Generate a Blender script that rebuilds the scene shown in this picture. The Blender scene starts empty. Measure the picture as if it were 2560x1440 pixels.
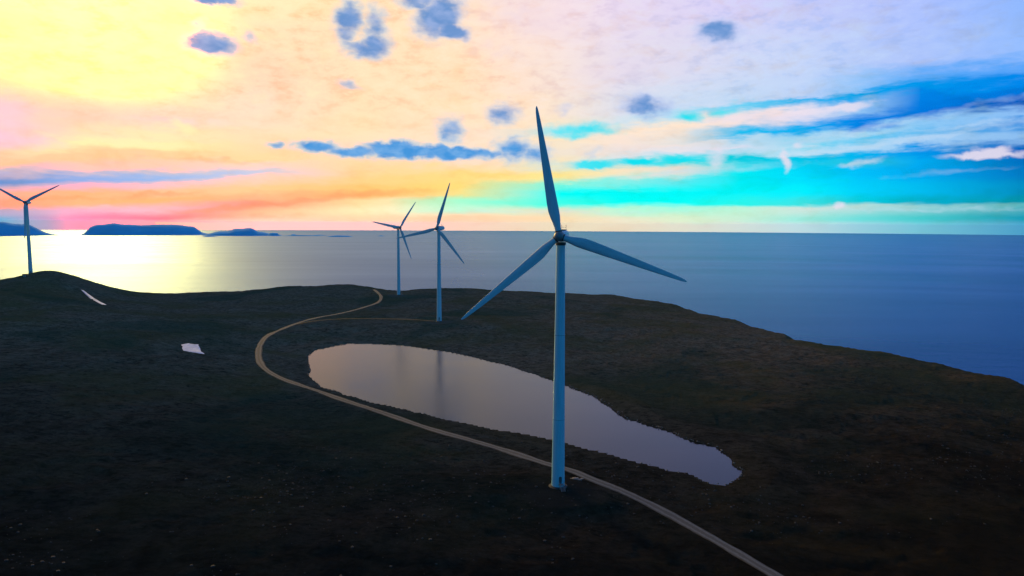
import bpy, math, random
import numpy as np
from mathutils import Vector, Matrix

random.seed(7)
rng = np.random.default_rng(11)
sc = bpy.context.scene
COL = sc.collection
R_ = math.radians
PI = math.pi

# ------------------------------------------------------------------ camera
CAM_Z = 300.0                      # metres above the sea
F = 24.0 / 36.0 * 2560             # focal length in photo pixels
V_TRUE = 560.5                     # row of eye level in the photograph
PITCH = math.atan((720 - V_TRUE) / F)
ROLL = R_(0.28)
EARTH = 6371000.0
CAM_LOC = np.array([0.0, 0.0, CAM_Z])
cam_d = bpy.data.cameras.new('camera')
cam = bpy.data.objects.new('camera', cam_d)
COL.objects.link(cam)
cam_d.lens = 24.0
cam_d.sensor_width = 36.0
cam_d.clip_start = 1.0
cam_d.clip_end = 200000.0
CAM_M = (Matrix.Rotation(PI / 2 - PITCH, 3, 'X') @ Matrix.Rotation(ROLL, 3, 'Z'))
cam.matrix_world = Matrix.Translation((0, 0, CAM_Z)) @ CAM_M.to_4x4()
sc.camera = cam
CM = np.array(CAM_M)


def ray(u, v):
    """Unit direction in the world through a point of the photograph (2560 x 1440)."""
    d = CM @ np.array([(u - 1280) / F, -(v - 720) / F, -1.0])
    return d / np.linalg.norm(d)


def proj(p):
    q = CM.T @ (np.asarray(p, float) - CAM_LOC)
    return 1280 + F * q[0] / -q[2], 720 - F * q[1] / -q[2]


def azel(u, v):
    d = ray(u, v)
    return math.degrees(math.atan2(d[0], d[1])), math.degrees(math.asin(d[2]))


# ------------------------------------------------------------------ colour management
vs = sc.view_settings
vs.view_transform = 'Standard'
vs.look = 'None'
vs.exposure = 0.0
vs.gamma = 1.0
vs.use_curve_mapping = False

# ------------------------------------------------------------------ sun
SUN_AZ, SUN_EL = -31.0, 13.0       # degrees right of +Y, above the horizon
sun_d = bpy.data.lights.new('sun', 'SUN')
sun_d.energy = 2.8
sun_d.angle = R_(9.0)
sun_d.color = (1.0, 0.70, 0.19)
sun = bpy.data.objects.new('sun', sun_d)
COL.objects.link(sun)
sdir = Vector((math.sin(R_(SUN_AZ)) * math.cos(R_(SUN_EL)), math.cos(R_(SUN_AZ)) * math.cos(R_(SUN_EL)), math.sin(R_(SUN_EL))))
sun.rotation_euler = (-sdir).to_track_quat('-Z', 'Y').to_euler()
sun.location = (0, 0, 600)


# ------------------------------------------------------------------ node helpers
def lin(c):
    r = []
    for x in c:
        x = x / 255.0
        r.append(x / 12.92 if x <= 0.04045 else ((x + 0.055) / 1.055) ** 2.4)
    return tuple(r)


class NT:
    def __init__(s, tree):
        s.t = tree
        s.n = tree.nodes
        s.l = tree.links
        s.n.clear()

    def new(s, typ, **kw):
        n = s.n.new(typ)
        for k, v in kw.items():
            setattr(n, k, v)
        return n

    def put(s, sock, v):
        if v is None:
            return
        if hasattr(v, 'is_output'):
            s.l.new(v, sock)
        else:
            if isinstance(v, (tuple, list)) and len(v) == 3 and sock.type == 'RGBA':
                v = (*v, 1.0)
            sock.default_value = v

    def math(s, op, a, b=None, c=None, clamp=False):
        n = s.new('ShaderNodeMath', operation=op, use_clamp=clamp)
        s.put(n.inputs[0], a)
        s.put(n.inputs[1], b)
        s.put(n.inputs[2], c)
        return n.outputs[0]

    def vmath(s, op, a, b=None, scale=None):
        n = s.new('ShaderNodeVectorMath', operation=op)
        s.put(n.inputs[0], a)
        s.put(n.inputs[1], b)
        if scale is not None:
            s.put(n.inputs['Scale'], scale)
        return n.outputs['Value'] if op in ('LENGTH', 'DISTANCE', 'DOT_PRODUCT') else n.outputs[0]

    def mr(s, x, a, b, lo=0.0, hi=1.0, kind='LINEAR'):
        n = s.new('ShaderNodeMapRange', interpolation_type=kind, clamp=True)
        s.put(n.inputs[0], x)
        s.put(n.inputs[1], a)
        s.put(n.inputs[2], b)
        s.put(n.inputs[3], lo)
        s.put(n.inputs[4], hi)
        return n.outputs[0]

    def mix(s, f, a, b, blend='MIX'):
        n = s.new('ShaderNodeMix', data_type='RGBA', blend_type=blend)
        s.put(n.inputs[0], f)
        s.put(n.inputs[6], a)
        s.put(n.inputs[7], b)
        return n.outputs[2]

    def ramp(s, x, stops, interp='LINEAR'):
        n = s.new('ShaderNodeValToRGB')
        cr = n.color_ramp
        cr.interpolation = interp
        s.put(n.inputs[0], x)
        while len(cr.elements) > 1:
            cr.elements.remove(cr.elements[-1])
        for i, (p, c) in enumerate(stops):
            e = cr.elements[0] if i == 0 else cr.elements.new(p)
            e.position = p
            e.color = (*c, 1.0) if len(c) == 3 else c
        return n.outputs[0]

    def noise(s, vec, scale, detail=3.0, rough=0.5, dist=0.0, dim='3D'):
        n = s.new('ShaderNodeTexNoise', noise_dimensions=dim)
        s.put(n.inputs['Vector'], vec)
        n.inputs['Scale'].default_value = scale
        n.inputs['Detail'].default_value = detail
        n.inputs['Roughness'].default_value = rough
        n.inputs['Distortion'].default_value = dist
        return n

    def mapping(s, vec, loc=(0, 0, 0), rot=(0, 0, 0), sc_=(1, 1, 1), typ='POINT'):
        n = s.new('ShaderNodeMapping', vector_type=typ)
        s.put(n.inputs[0], vec)
        n.inputs[1].default_value = loc
        n.inputs[2].default_value = rot
        n.inputs[3].default_value = sc_
        return n.outputs[0]


HZ_DENS = 1.4e-5
# ------------------------------------------------------------------ sky (world)
world = bpy.data.worlds.new('World')
sc.world = world
world.use_nodes = True
W = NT(world.node_tree)
tc = W.new('ShaderNodeTexCoord')
D = tc.outputs['Generated']
sx = W.new('ShaderNodeSeparateXYZ')
W.put(sx.inputs[0], D)
DEG = 57.29578
az = W.math('MULTIPLY', W.math('ARCTAN2', sx.outputs[0], sx.outputs[1]), DEG)
el = W.math('MULTIPLY', W.math('ARCSINE', sx.outputs[2]), DEG)
cmb = W.new('ShaderNodeCombineXYZ')
W.put(cmb.inputs[0], az)
W.put(cmb.inputs[1], el)
AE = cmb.outputs[0]
# streaky warp of the cloud bands: long in azimuth, short in elevation
n1 = W.noise(W.mapping(AE, sc_=(0.11, 0.85, 1), rot=(0, 0, R_(4))), 1.0, 5, 0.6, 0.3).outputs[0]
n2 = W.noise(W.mapping(AE, sc_=(0.55, 1.9, 1)), 1.0, 4, 0.6, 0.2).outputs[0]
hgt = W.mr(el, 0.6, 7.0, 0.25, 1.0)
warp = W.math('ADD', W.math('MULTIPLY', W.math('SUBTRACT', n1, 0.5), 2.0),
              W.math('MULTIPLY', W.math('SUBTRACT', n2, 0.5), 1.2))
elw = W.math('ADD', el, W.math('MULTIPLY', warp, hgt))

COLS = {
    0: [(0, 255, 250, 190), (60, 253, 225, 172), (150, 255, 250, 182), (205, 255, 222, 175), (290, 245, 212, 205), (350, 235, 205, 220), (380, 248, 215, 175), (410, 250, 205, 160), (432, 190, 180, 215), (455, 110, 150, 215), (470, 215, 180, 200), (485, 252, 180, 150), (510, 248, 165, 130), (530, 190, 170, 200), (550, 120, 170, 205), (562, 130, 180, 205), (577, 150, 175, 190)],
    200: [(0, 250, 255, 195), (100, 252, 255, 190), (190, 255, 248, 180), (225, 253, 220, 185), (300, 253, 218, 190), (345, 254, 232, 185), (360, 255, 245, 180), (385, 245, 212, 160), (420, 250, 205, 190), (450, 150, 178, 235), (465, 235, 185, 205), (485, 252, 190, 130), (505, 245, 190, 130), (528, 235, 180, 205), (545, 250, 140, 175), (560, 252, 150, 170), (577, 245, 232, 140)],
    400: [(0, 253, 250, 190), (100, 255, 250, 185), (200, 255, 235, 182), (240, 255, 228, 185), (300, 253, 225, 200), (345, 255, 240, 185), (362, 255, 245, 175), (385, 248, 215, 160), (415, 252, 210, 180), (448, 160, 190, 240), (463, 235, 200, 205), (480, 253, 200, 150), (500, 250, 190, 120), (525, 245, 190, 195), (547, 252, 120, 130), (562, 252, 165, 155), (577, 250, 200, 150)],
    640: [(0, 255, 240, 190), (100, 252, 230, 190), (200, 252, 222, 190), (260, 254, 228, 200), (300, 254, 230, 200), (340, 252, 228, 185), (370, 250, 225, 175), (400, 250, 225, 165), (418, 235, 218, 205), (430, 210, 210, 232), (445, 245, 215, 195), (470, 255, 212, 150), (490, 252, 190, 140), (512, 248, 155, 120), (530, 255, 195, 145), (552, 255, 212, 175), (577, 255, 210, 190)],
    900: [(0, 250, 235, 190), (100, 248, 230, 190), (200, 250, 230, 190), (260, 253, 228, 185), (310, 252, 230, 185), (340, 250, 232, 190), (360, 250, 228, 195), (385, 250, 225, 185), (410, 250, 222, 165), (430, 250, 220, 155), (450, 252, 215, 140), (470, 250, 205, 120), (488, 250, 185, 110), (505, 253, 225, 160), (525, 250, 242, 185), (550, 250, 218, 165), (577, 250, 205, 185)],
    1150: [(0, 253, 232, 205), (200, 255, 228, 190), (270, 253, 230, 190), (300, 252, 230, 195), (330, 250, 230, 200), (350, 248, 230, 205), (365, 245, 228, 205), (380, 245, 228, 205), (400, 250, 226, 200), (420, 255, 225, 160), (440, 255, 225, 135), (465, 245, 225, 125), (485, 240, 230, 140), (503, 170, 255, 210), (524, 200, 255, 220), (543, 255, 215, 170), (577, 250, 210, 170)],
    1400: [(0, 250, 228, 232), (200, 250, 230, 220), (280, 252, 232, 212), (300, 250, 232, 205), (335, 225, 232, 225), (355, 255, 235, 200), (368, 250, 232, 205), (380, 245, 230, 210), (395, 250, 232, 195), (412, 225, 232, 215), (440, 255, 235, 150), (463, 110, 250, 230), (485, 0, 255, 250), (510, 60, 255, 232), (530, 240, 225, 190), (550, 255, 222, 170), (577, 250, 222, 170)],
    1550: [(0, 235, 220, 242), (150, 232, 222, 238), (275, 222, 225, 238), (300, 215, 228, 238), (330, 255, 232, 210), (350, 252, 230, 215), (365, 245, 228, 220), (378, 240, 228, 225), (392, 225, 230, 235), (405, 120, 225, 235), (430, 250, 230, 195), (456, 140, 240, 230), (482, 0, 252, 250), (508, 0, 255, 245), (527, 190, 250, 215), (552, 245, 230, 195), (577, 250, 222, 175)],
    1700: [(0, 225, 215, 245), (150, 225, 220, 240), (265, 205, 222, 245), (285, 170, 225, 245), (315, 255, 232, 210), (350, 230, 228, 225), (362, 240, 228, 225), (375, 230, 228, 235), (386, 200, 225, 240), (400, 0, 225, 232), (424, 230, 225, 215), (450, 90, 235, 240), (480, 0, 250, 250), (507, 0, 255, 248), (524, 170, 250, 220), (550, 225, 240, 200), (577, 240, 225, 190)],
    1850: [(0, 215, 210, 250), (150, 210, 218, 247), (255, 195, 218, 245), (272, 110, 210, 245), (300, 248, 228, 225), (340, 20, 190, 240), (358, 190, 220, 240), (370, 215, 222, 240), (382, 150, 220, 240), (396, 0, 205, 225), (412, 80, 220, 235), (434, 0, 235, 245), (480, 0, 245, 252), (508, 40, 245, 235), (522, 190, 245, 215), (552, 205, 238, 210), (577, 225, 225, 205)],
    2000: [(0, 200, 205, 250), (150, 200, 215, 250), (240, 190, 212, 248), (252, 50, 180, 240), (285, 240, 228, 240), (325, 0, 175, 245), (348, 150, 210, 240), (362, 120, 215, 240), (380, 190, 225, 245), (395, 0, 200, 235), (412, 0, 205, 240), (430, 0, 215, 250), (480, 0, 240, 255), (508, 60, 228, 228), (520, 210, 230, 220), (550, 160, 235, 220), (577, 205, 225, 220)],
    2150: [(0, 188, 200, 252), (150, 185, 205, 250), (218, 140, 195, 250), (235, 0, 165, 240), (268, 150, 200, 245), (305, 0, 130, 230), (335, 160, 215, 245), (350, 90, 200, 245), (368, 170, 215, 245), (385, 0, 180, 240), (410, 40, 195, 230), (430, 0, 190, 250), (475, 0, 210, 250), (507, 0, 205, 225), (517, 180, 222, 220), (548, 110, 220, 215), (577, 165, 210, 215)],
    2300: [(0, 175, 195, 255), (140, 175, 198, 252), (190, 90, 170, 250), (215, 0, 150, 235), (240, 0, 130, 228), (275, 0, 120, 222), (312, 140, 200, 245), (332, 90, 185, 240), (355, 160, 205, 245), (375, 0, 150, 235), (400, 0, 170, 240), (430, 0, 168, 240), (475, 0, 188, 238), (505, 0, 175, 205), (516, 150, 210, 215), (545, 70, 200, 200), (577, 130, 200, 210)],
    2560: [(0, 145, 185, 255), (130, 150, 190, 255), (168, 90, 165, 250), (205, 0, 135, 235), (225, 0, 120, 220), (250, 0, 90, 190), (285, 140, 190, 245), (308, 40, 140, 225), (340, 140, 190, 240), (370, 0, 100, 190), (400, 0, 110, 190), (430, 0, 120, 195), (475, 0, 140, 195), (503, 0, 150, 178), (514, 90, 180, 190), (545, 20, 150, 175), (577, 80, 155, 190)],
}
AZR = 40.0
EMAX = 24.0
azf = W.mr(az, -AZR, AZR)


def band(k, azf):
    ls, cs = [], []
    for u, rr in sorted(COLS.items()):
        v, r, g, b = rr[k]
        a, e = azel(u, v)
        p = (a + AZR) / (2 * AZR)
        ls.append((p, (e / EMAX,) * 3))
        cs.append((p, lin((r, g, b))))
    return W.math('MULTIPLY', W.ramp(azf, ls), EMAX), W.ramp(azf, cs)


e_prev, colr = band(0, azf)
for k in range(1, 17):
    e_k, c_k = band(k, W.math('MULTIPLY_ADD', e_prev, 1e-7, azf))
    colr = W.mix(W.mr(elw, e_prev, e_k, 0, 1, 'SMOOTHSTEP'), colr, c_k)
    e_prev = e_k
# faint mottling of the cloud sheet
mot = W.noise(W.mapping(AE, sc_=(0.35, 0.8, 1)), 1.0, 6, 0.65, 0.4).outputs[0]
colr = W.mix(W.mr(mot, 0.5, 0.75, 0, 0.5), colr, W.mix(1.0, colr, lin((250, 228, 205)), 'MULTIPLY'))
mo2 = W.noise(W.mapping(AE, loc=(7, 3, 0), sc_=(0.42, 1.0, 1), rot=(0, 0, -0.2)), 1.0, 7, 0.68, 0.08).outputs[0]
sR = W.new('ShaderNodeSeparateColor')
W.put(sR.inputs[0], colr)
hi_ = W.math('MULTIPLY', W.mr(el, 6, 10), W.mr(sR.outputs[0], 0.25, 0.5))
colr = W.mix(W.math('MULTIPLY', W.mr(mo2, 0.51, 0.64, 0, 0.6), hi_), colr, W.mix(0.5, colr, W.ramp(azf, [(0.3, lin((255, 250, 200))), (0.55, lin((252, 235, 232))), (0.75, lin((205, 225, 252)))])))
colr = W.mix(W.math('MULTIPLY', W.mr(mo2, 0.49, 0.36, 0, 0.7), hi_), colr, W.mix(1.0, colr, W.ramp(azf, [(0.3, lin((252, 226, 215))), (0.55, lin((242, 234, 240))), (0.75, lin((225, 238, 252)))]), 'MULTIPLY'))

# small puffs: soft ellipses eaten by noise.  (u, v, rx, ry, turn, weight)
DARK = [(525, 108, 60, 26, 3, 1.2), (872, 45, 34, 36, 20, 1.1), (866, 82, 30, 26, 0, .8), (900, 124, 52, 20, 10, .9), (940, 112, 36, 30, 0, 1.1), (938, 62, 30, 42, 0, .8),
        (1098, 40, 60, 42, -25, 1.2), (1130, 76, 42, 18, 12, 1.2), (1050, 4, 54, 16, 0, .9), (540, 0, 64, 10, 0, 1.1), (500, 60, 20, 16, 0, .5), (628, 95, 16, 18, 0, .55), (875, 212, 30, 10, 10, .6),
        (1795, 78, 52, 28, 8, 1.1), (1612, 266, 60, 26, 8, 1.0), (1255, 284, 42, 28, 0, .8), (1125, 328, 34, 34, 0, .8), (795, 365, 62, 15, 0, 1.05), (690, 362, 26, 9, 0, .8),
        (885, 381, 70, 15, 0, 1.1), (1005, 376, 84, 19, 2, 1.5), (1120, 382, 90, 17, 2, 1.4), (1215, 386, 64, 13, 0, .9), (1285, 374, 46, 30, 0, .95), (1338, 385, 44, 26, 0, .8), (1408, 272, 22, 16, 0, .5), (1480, 385, 26, 12, -30, .4),
        (1970, 125, 24, 16, 0, .4), (1860, 120, 40, 22, 0, .3)]
LIGHT = [(1790, 398, 22, 26, 0, .7), (1964, 400, 10, 24, -15, .9), (1992, 366, 18, 9, -30, .6), (2470, 387, 100, 9, 0, 1.2), (2482, 379, 42, 10, 0, 1.2), (2150, 406, 60, 9, -8, .55),
         (2100, 511, 14, 9, 0, 1.0), (330, 357, 190, 9, 2, .8), (462, 320, 36, 12, 30, .8), (1990, 288, 120, 12, -7, .8), (2110, 268, 70, 9, -5, .9), (1840, 294, 70, 12, -5, .6), (620, 65, 70, 8, 35, .5)]
CYAN = [(1450, 326, 90, 16, -2, 1.0), (1482, 413, 46, 10, 0, 1.3), (1600, 404, 44, 8, -3, 1.2), (1700, 399, 60, 9, -3, 1.0), (1725, 290, 34, 12, 0, .9), (1810, 282, 34, 10, 0, .7)]
nz = W.noise(W.mapping(AE, sc_=(0.8, 1.2, 1)), 1.0, 3, 0.5, 0.3)
nzc = W.vmath('SCALE', W.vmath('SUBTRACT', nz.outputs[1], (0.5, 0.5, 0.5)), scale=0.95)
AEw = W.vmath('ADD', AE, nzc)
pf = W.noise(W.mapping(AE, sc_=(0.9, 1.5, 1)), 1.0, 3, 0.5).outputs[0]


last = [None]          # keeps the node chain sequential, so that the shader needs little working memory


def puffs(lst):
    acc = None
    vec = AEw if last[0] is None else W.vmath('ADD', AEw, W.math('MULTIPLY', last[0], 1e-7))
    for i_, (u, v, rx, ry, turn, wgt) in enumerate(lst):
        if i_ and i_ % 3 == 0:
            vec = W.vmath('ADD', AEw, W.math('MULTIPLY', acc, 1e-7))
        a, e = azel(u, v)
        d1 = math.degrees(1 / F) * math.cos(R_(a)) ** 2   # one photo pixel at the middle of the frame, in degrees of azimuth here
        d2 = math.degrees(1 / F) * math.cos(R_(a))
        m = W.mapping(vec, loc=(a, e, 0), rot=(0, 0, -R_(turn)), sc_=(rx * d1 * 1.15, ry * d2 * 1.15, 1), typ='TEXTURE')
        g = W.mr(W.vmath('LENGTH', m), 1.55, 0.1, 0, wgt, 'SMOOTHSTEP')
        acc = g if acc is None else W.math('MAXIMUM', acc, g)
        last[0] = acc
    return W.math('MULTIPLY', W.mr(acc, 0.0, 0.12), W.mr(W.math('ADD', acc, W.math('MULTIPLY', W.math('SUBTRACT', pf, 0.5), 0.7)), 0.02, 1.05, 0, 1, 'SMOOTHSTEP'))


# the glare of the veiled sun
dd = W.vmath('DOT_PRODUCT', D, tuple(sdir))
glare = W.math('MULTIPLY', W.math('POWER', W.math('MAXIMUM', dd, 0.0), 350.0), W.mr(el, 7.5, 14.0, 0, 1, 'SMOOTHSTEP'))
colr = W.mix(1.0, colr, W.vmath('SCALE', W.vmath('MULTIPLY', (1.0, 0.30, 0.0), (1, 1, 1)), scale=W.math('MULTIPLY', glare, 30.0)), 'ADD')
PEACH = [(30, 48, 60, 26, 0, .8), (18, 140, 40, 20, 0, .6), (60, 20, 50, 10, 0, .4), (430, 40, 40, 50, -30, .7), (440, 110, 50, 26, 0, .8), (330, 215, 120, 8, 4, .6), (460, 200, 60, 14, 0, .5), (640, 150, 90, 40, 20, .5),
         (1120, 235, 90, 18, 0, .4), (560, 290, 130, 14, 5, .4), (120, 300, 110, 12, 0, .5)]
colr = W.mix(W.math('MULTIPLY', puffs(PEACH), 0.75), colr, lin((252, 218, 184)))
ORANGE = [(560, 521, 110, 7, -6, 1.0), (760, 503, 120, 7, -7, .9), (960, 481, 150, 8, -4, .9), (150, 497, 130, 6, -3, .8), (380, 488, 110, 6, -6, .8), (60, 520, 70, 7, 0, .7), (640, 540, 120, 5, -2, .5), (520, 400, 160, 6, 2, .5), (1240, 437, 90, 8, -2, .5)]
colr = W.mix(W.math('MULTIPLY', puffs(ORANGE), 0.5), colr, W.ramp(azf, [(0.05, lin((250, 165, 95))), (0.3, lin((248, 148, 105))), (0.45, lin((250, 195, 95)))]))
LILAC = [(25, 280, 60, 40, 0, .8), (60, 350, 110, 16, 4, .7), (430, 300, 120, 10, 0, .4), (260, 520, 90, 7, 0, .5), (1320, 40, 120, 50, 10, .6), (1250, 130, 90, 30, 20, .4), (1560, 180, 130, 30, 0, .4)]
colr = W.mix(W.math('MULTIPLY', puffs(LILAC), 0.6), colr, lin((232, 212, 230)))
MIST = [(2330, 340, 300, 9, -7, .8), (2120, 331, 240, 8, -7, .7), (2440, 262, 200, 8, -8, .45), (1900, 374, 260, 9, -5, .8), (2420, 313, 220, 7, -6, .6), (1700, 432, 240, 7, -3, .6), (2350, 523, 300, 6, 0, .5),
        (2380, 430, 160, 7, -4, .35), (1400, 530, 300, 5, 0, .4)]
colr = W.mix(W.math('MULTIPLY', puffs(MIST), 0.45), colr, lin((205, 225, 245)))
sky_cyan = W.ramp(azf, [(0.5, lin((110, 235, 250))), (0.62, lin((20, 225, 240)))])
colr = W.mix(W.math('MULTIPLY', puffs(CYAN), W.mr(el, 0, 1)), colr, sky_cyan)
dark_col = W.mix(W.mr(el, 6.5, 9.5), lin((35, 145, 222)), lin((95, 145, 208)))
pd = puffs(DARK)
pn = W.noise(W.mapping(AE, loc=(3, 9, 0), sc_=(0.7, 1.3, 1)), 1.0, 3, 0.5, 0.3).outputs[0]
edge_col = W.mix(W.mr(el, 6.5, 9.5), lin((150, 200, 245)), lin((178, 196, 242)))
core = W.math('MULTIPLY', W.mr(pd, 0.25, 1.0, 0, 1, 'SMOOTHSTEP'), W.mr(pn, 0.3, 0.6, 0.55, 1.0))
colr = W.mix(W.math('MULTIPLY', pd, 0.95), colr, W.mix(core, edge_col, dark_col))
light_col = W.ramp(azf, [(0.35, lin((255, 246, 185))), (0.6, lin((235, 225, 240)))])
colr = W.mix(W.math('MULTIPLY', puffs(LIGHT), 0.85), colr, light_col)

# above the frame the cloud sheet thins towards the zenith
e0 = 17.0
top = W.ramp(azf, [(0.0, lin((250, 235, 180))), (0.35, lin((225, 205, 190))), (0.6, lin((180, 180, 225))), (1.0, lin((110, 150, 235)))])
colr = W.mix(W.mr(el, e0, 34, 0, 1), colr, top)
# clear sky everywhere else: Nishita
sky = W.new('ShaderNodeTexSky', sky_type='NISHITA')
sky.sun_disc = False
sky.sun_elevation = R_(SUN_EL)
sky.sun_rotation = R_(SUN_AZ)
sky.altitude = 300
# the warm side of the sky is far brighter than the picture can hold: its red is above white
spr = W.new('ShaderNodeSeparateColor')
W.put(spr.inputs[0], colr)
kb = W.math('MULTIPLY', W.ramp(azf, [(0.04, (1.0,) * 3), (0.19, (1.0,) * 3), (0.32, (0.55,) * 3), (0.44, (0.2,) * 3), (0.55, (0.0,) * 3)]), 1.0)
kb = W.math('MULTIPLY', kb, W.mr(el, 7, 12, 1.0, 0.45))
radd = W.math('MULTIPLY', W.mr(spr.outputs[0], 0.62, 1.05, 0, 1, 'SMOOTHSTEP'), kb)
ccr = W.new('ShaderNodeCombineColor')
W.put(ccr.inputs[0], W.math('ADD', spr.outputs[0], radd))
W.put(ccr.inputs[1], spr.outputs[1])
W.put(ccr.inputs[2], spr.outputs[2])
colr = ccr.outputs[0]
clear = W.mix(1.0, W.vmath('SCALE', sky.outputs[0], scale=0.095), (0.12, 0.85, 1.55), 'MULTIPLY')
open_f = W.math('MAXIMUM', W.mr(el, 34, 75), W.mr(W.math('ABSOLUTE', az), 55, 100))
colr = W.mix(open_f, colr, clear)
# the sea air below takes part of the light of the lowest sky; the sky behind it is that much brighter
pth = W.math('MINIMUM', W.math('DIVIDE', 150.0, W.math('MAXIMUM', W.math('SINE', W.math('DIVIDE', el, DEG)), 0.0005)), 66000.0)
colr = W.vmath('SCALE', colr, scale=W.math('EXPONENT', W.math('MULTIPLY', pth, 0.9 * HZ_DENS)))
bg = W.new('ShaderNodeBackground')
W.put(bg.inputs[0], colr)
bg.inputs[1].default_value = 1.0
wo = W.new('ShaderNodeOutputWorld')
W.put(wo.inputs[0], bg.outputs[0])
world.cycles.sampling_method = 'MANUAL'
world.cycles.sample_map_resolution = 512


# ------------------------------------------------------------------ materials
def material(name):
    m = bpy.data.materials.new(name)
    m.use_nodes = True
    t = NT(m.node_tree)
    p = t.new('ShaderNodeBsdfPrincipled')
    o = t.new('ShaderNodeOutputMaterial')
    t.put(o.inputs[0], p.outputs[0])
    return m, t, p


def pos(t):
    return t.new('ShaderNodeNewGeometry').outputs['Position']


def bump(t, h, strength, dist):
    b = t.new('ShaderNodeBump')
    t.put(b.inputs['Height'], h)
    b.inputs['Strength'].default_value = strength
    b.inputs['Distance'].default_value = dist
    return b.outputs[0]


def mat_simple(name, c, rough=0.6, metal=0.0, var=0.15, scale=1.0):
    m, t, p = material(name)
    o = t.new('ShaderNodeTexCoord').outputs['Object']
    n = t.noise(o, scale, 5, 0.6).outputs[0]
    t.put(p.inputs['Base Color'], t.mix(t.mr(n, 0.3, 0.7), tuple(x * (1 - var) for x in c), tuple(min(1, x * (1 + var)) for x in c)))
    p.inputs['Roughness'].default_value = rough
    p.inputs['Metallic'].default_value = metal
    return m


def water(t, body, tint, rough, fmax, normal):
    """Scattering from the water body under a rippled, slightly tinted mirror."""
    dif = t.new('ShaderNodeBsdfDiffuse')
    t.put(dif.inputs['Color'], body)
    glo = t.new('ShaderNodeBsdfGlossy')
    t.put(glo.inputs['Color'], tint)
    t.put(glo.inputs['Roughness'], rough)
    t.put(glo.inputs['Normal'], normal)
    fr = t.new('ShaderNodeFresnel')
    fr.inputs['IOR'].default_value = 1.33
    mx = t.new('ShaderNodeMixShader')
    t.put(mx.inputs[0], t.math('MULTIPLY', fr.outputs[0], fmax))
    t.l.new(dif.outputs[0], mx.inputs[1])
    t.l.new(glo.outputs[0], mx.inputs[2])
    for n_ in t.n:
        if n_.bl_idname == 'ShaderNodeOutputMaterial':
            t.l.new(mx.outputs[0], n_.inputs[0])


# --- turbine paint: pale grey gel coat with faint streaks and grime
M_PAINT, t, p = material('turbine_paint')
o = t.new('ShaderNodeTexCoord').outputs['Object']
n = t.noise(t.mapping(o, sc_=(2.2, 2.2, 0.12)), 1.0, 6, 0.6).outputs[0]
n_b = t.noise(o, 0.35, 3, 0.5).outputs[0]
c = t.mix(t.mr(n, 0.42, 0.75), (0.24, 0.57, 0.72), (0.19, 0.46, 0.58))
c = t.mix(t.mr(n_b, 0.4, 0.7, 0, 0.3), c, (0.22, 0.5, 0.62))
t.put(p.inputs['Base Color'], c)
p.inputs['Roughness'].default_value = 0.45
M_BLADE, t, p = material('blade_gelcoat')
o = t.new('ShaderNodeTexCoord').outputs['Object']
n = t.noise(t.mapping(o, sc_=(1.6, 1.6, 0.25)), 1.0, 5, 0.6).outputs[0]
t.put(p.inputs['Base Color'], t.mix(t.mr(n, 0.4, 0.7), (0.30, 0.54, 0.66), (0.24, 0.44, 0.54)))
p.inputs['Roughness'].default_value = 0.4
M_HUB = mat_simple('hub_casing', (0.10, 0.17, 0.21), 0.5)
M_DARK = mat_simple('dark_rubber_and_grilles', (0.03, 0.035, 0.04), 0.6)
M_STEEL = mat_simple('galvanised_steel', (0.25, 0.27, 0.28), 0.45, 0.7)
M_CONC = mat_simple('weathered_concrete', (0.03, 0.032, 0.035), 0.9, 0, 0.3, 2.0)
M_DOOR = mat_simple('grey_green_door_paint', (0.06, 0.09, 0.11), 0.5)
M_HUT = mat_simple('dark_hut_cladding', (0.05, 0.06, 0.04), 0.8)

# --- snow
M_SNOW, t, p = material('old_snow')
n = t.noise(pos(t), 0.5, 5, 0.6).outputs[0]
t.put(p.inputs['Base Color'], t.mix(t.mr(n, 0.35, 0.7), (0.62, 0.72, 0.92), (0.42, 0.50, 0.66)))
p.inputs['Roughness'].default_value = 0.9
p.inputs['Specular IOR Level'].default_value = 0.05
t.put(p.inputs['Normal'], bump(t, n, 0.4, 0.3))

# --- sea
M_SEA, t, p = material('sea_water')
P = pos(t)
big = t.noise(t.mapping(P, rot=(0, 0, 0.5), sc_=(0.00016, 0.0006, 1)), 1.0, 5, 0.6, 0.3).outputs[0]
sw = t.noise(t.mapping(P, rot=(0, 0, 0.25), sc_=(0.0004, 0.0022, 1)), 1.0, 6, 0.65, 0.4).outputs[0]
# open water roughened by the wind to the west, calmer in the lee of the headland to the east
sq = t.new('ShaderNodeSeparateXYZ')
t.put(sq.inputs[0], P)
lee = t.math('DIVIDE', sq.outputs[0], t.math('MAXIMUM', sq.outputs[1], 500.0))
mid = t.noise(t.mapping(P, rot=(0, 0, 0.3), sc_=(0.012, 0.035, 1)), 1.0, 6, 0.65).outputs[0]
water(t, t.mix(t.mr(big, 0.3, 0.7), (0.0, 0.03, 0.20), (0.0, 0.04, 0.26)), (0.46, 0.66, 0.88), t.math('ADD', t.mr(big, 0.3, 0.7, -0.05, 0.05), t.mr(lee, -0.45, 0.12, 0.50, 0.18, 'SMOOTHSTEP')), t.math('ADD', t.mr(big, 0.3, 0.7, 0.62, 0.74), t.math('MULTIPLY', t.math('SUBTRACT', sw, 0.5), 0.25)), bump(t, mid, 0.7, 6.0))

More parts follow.
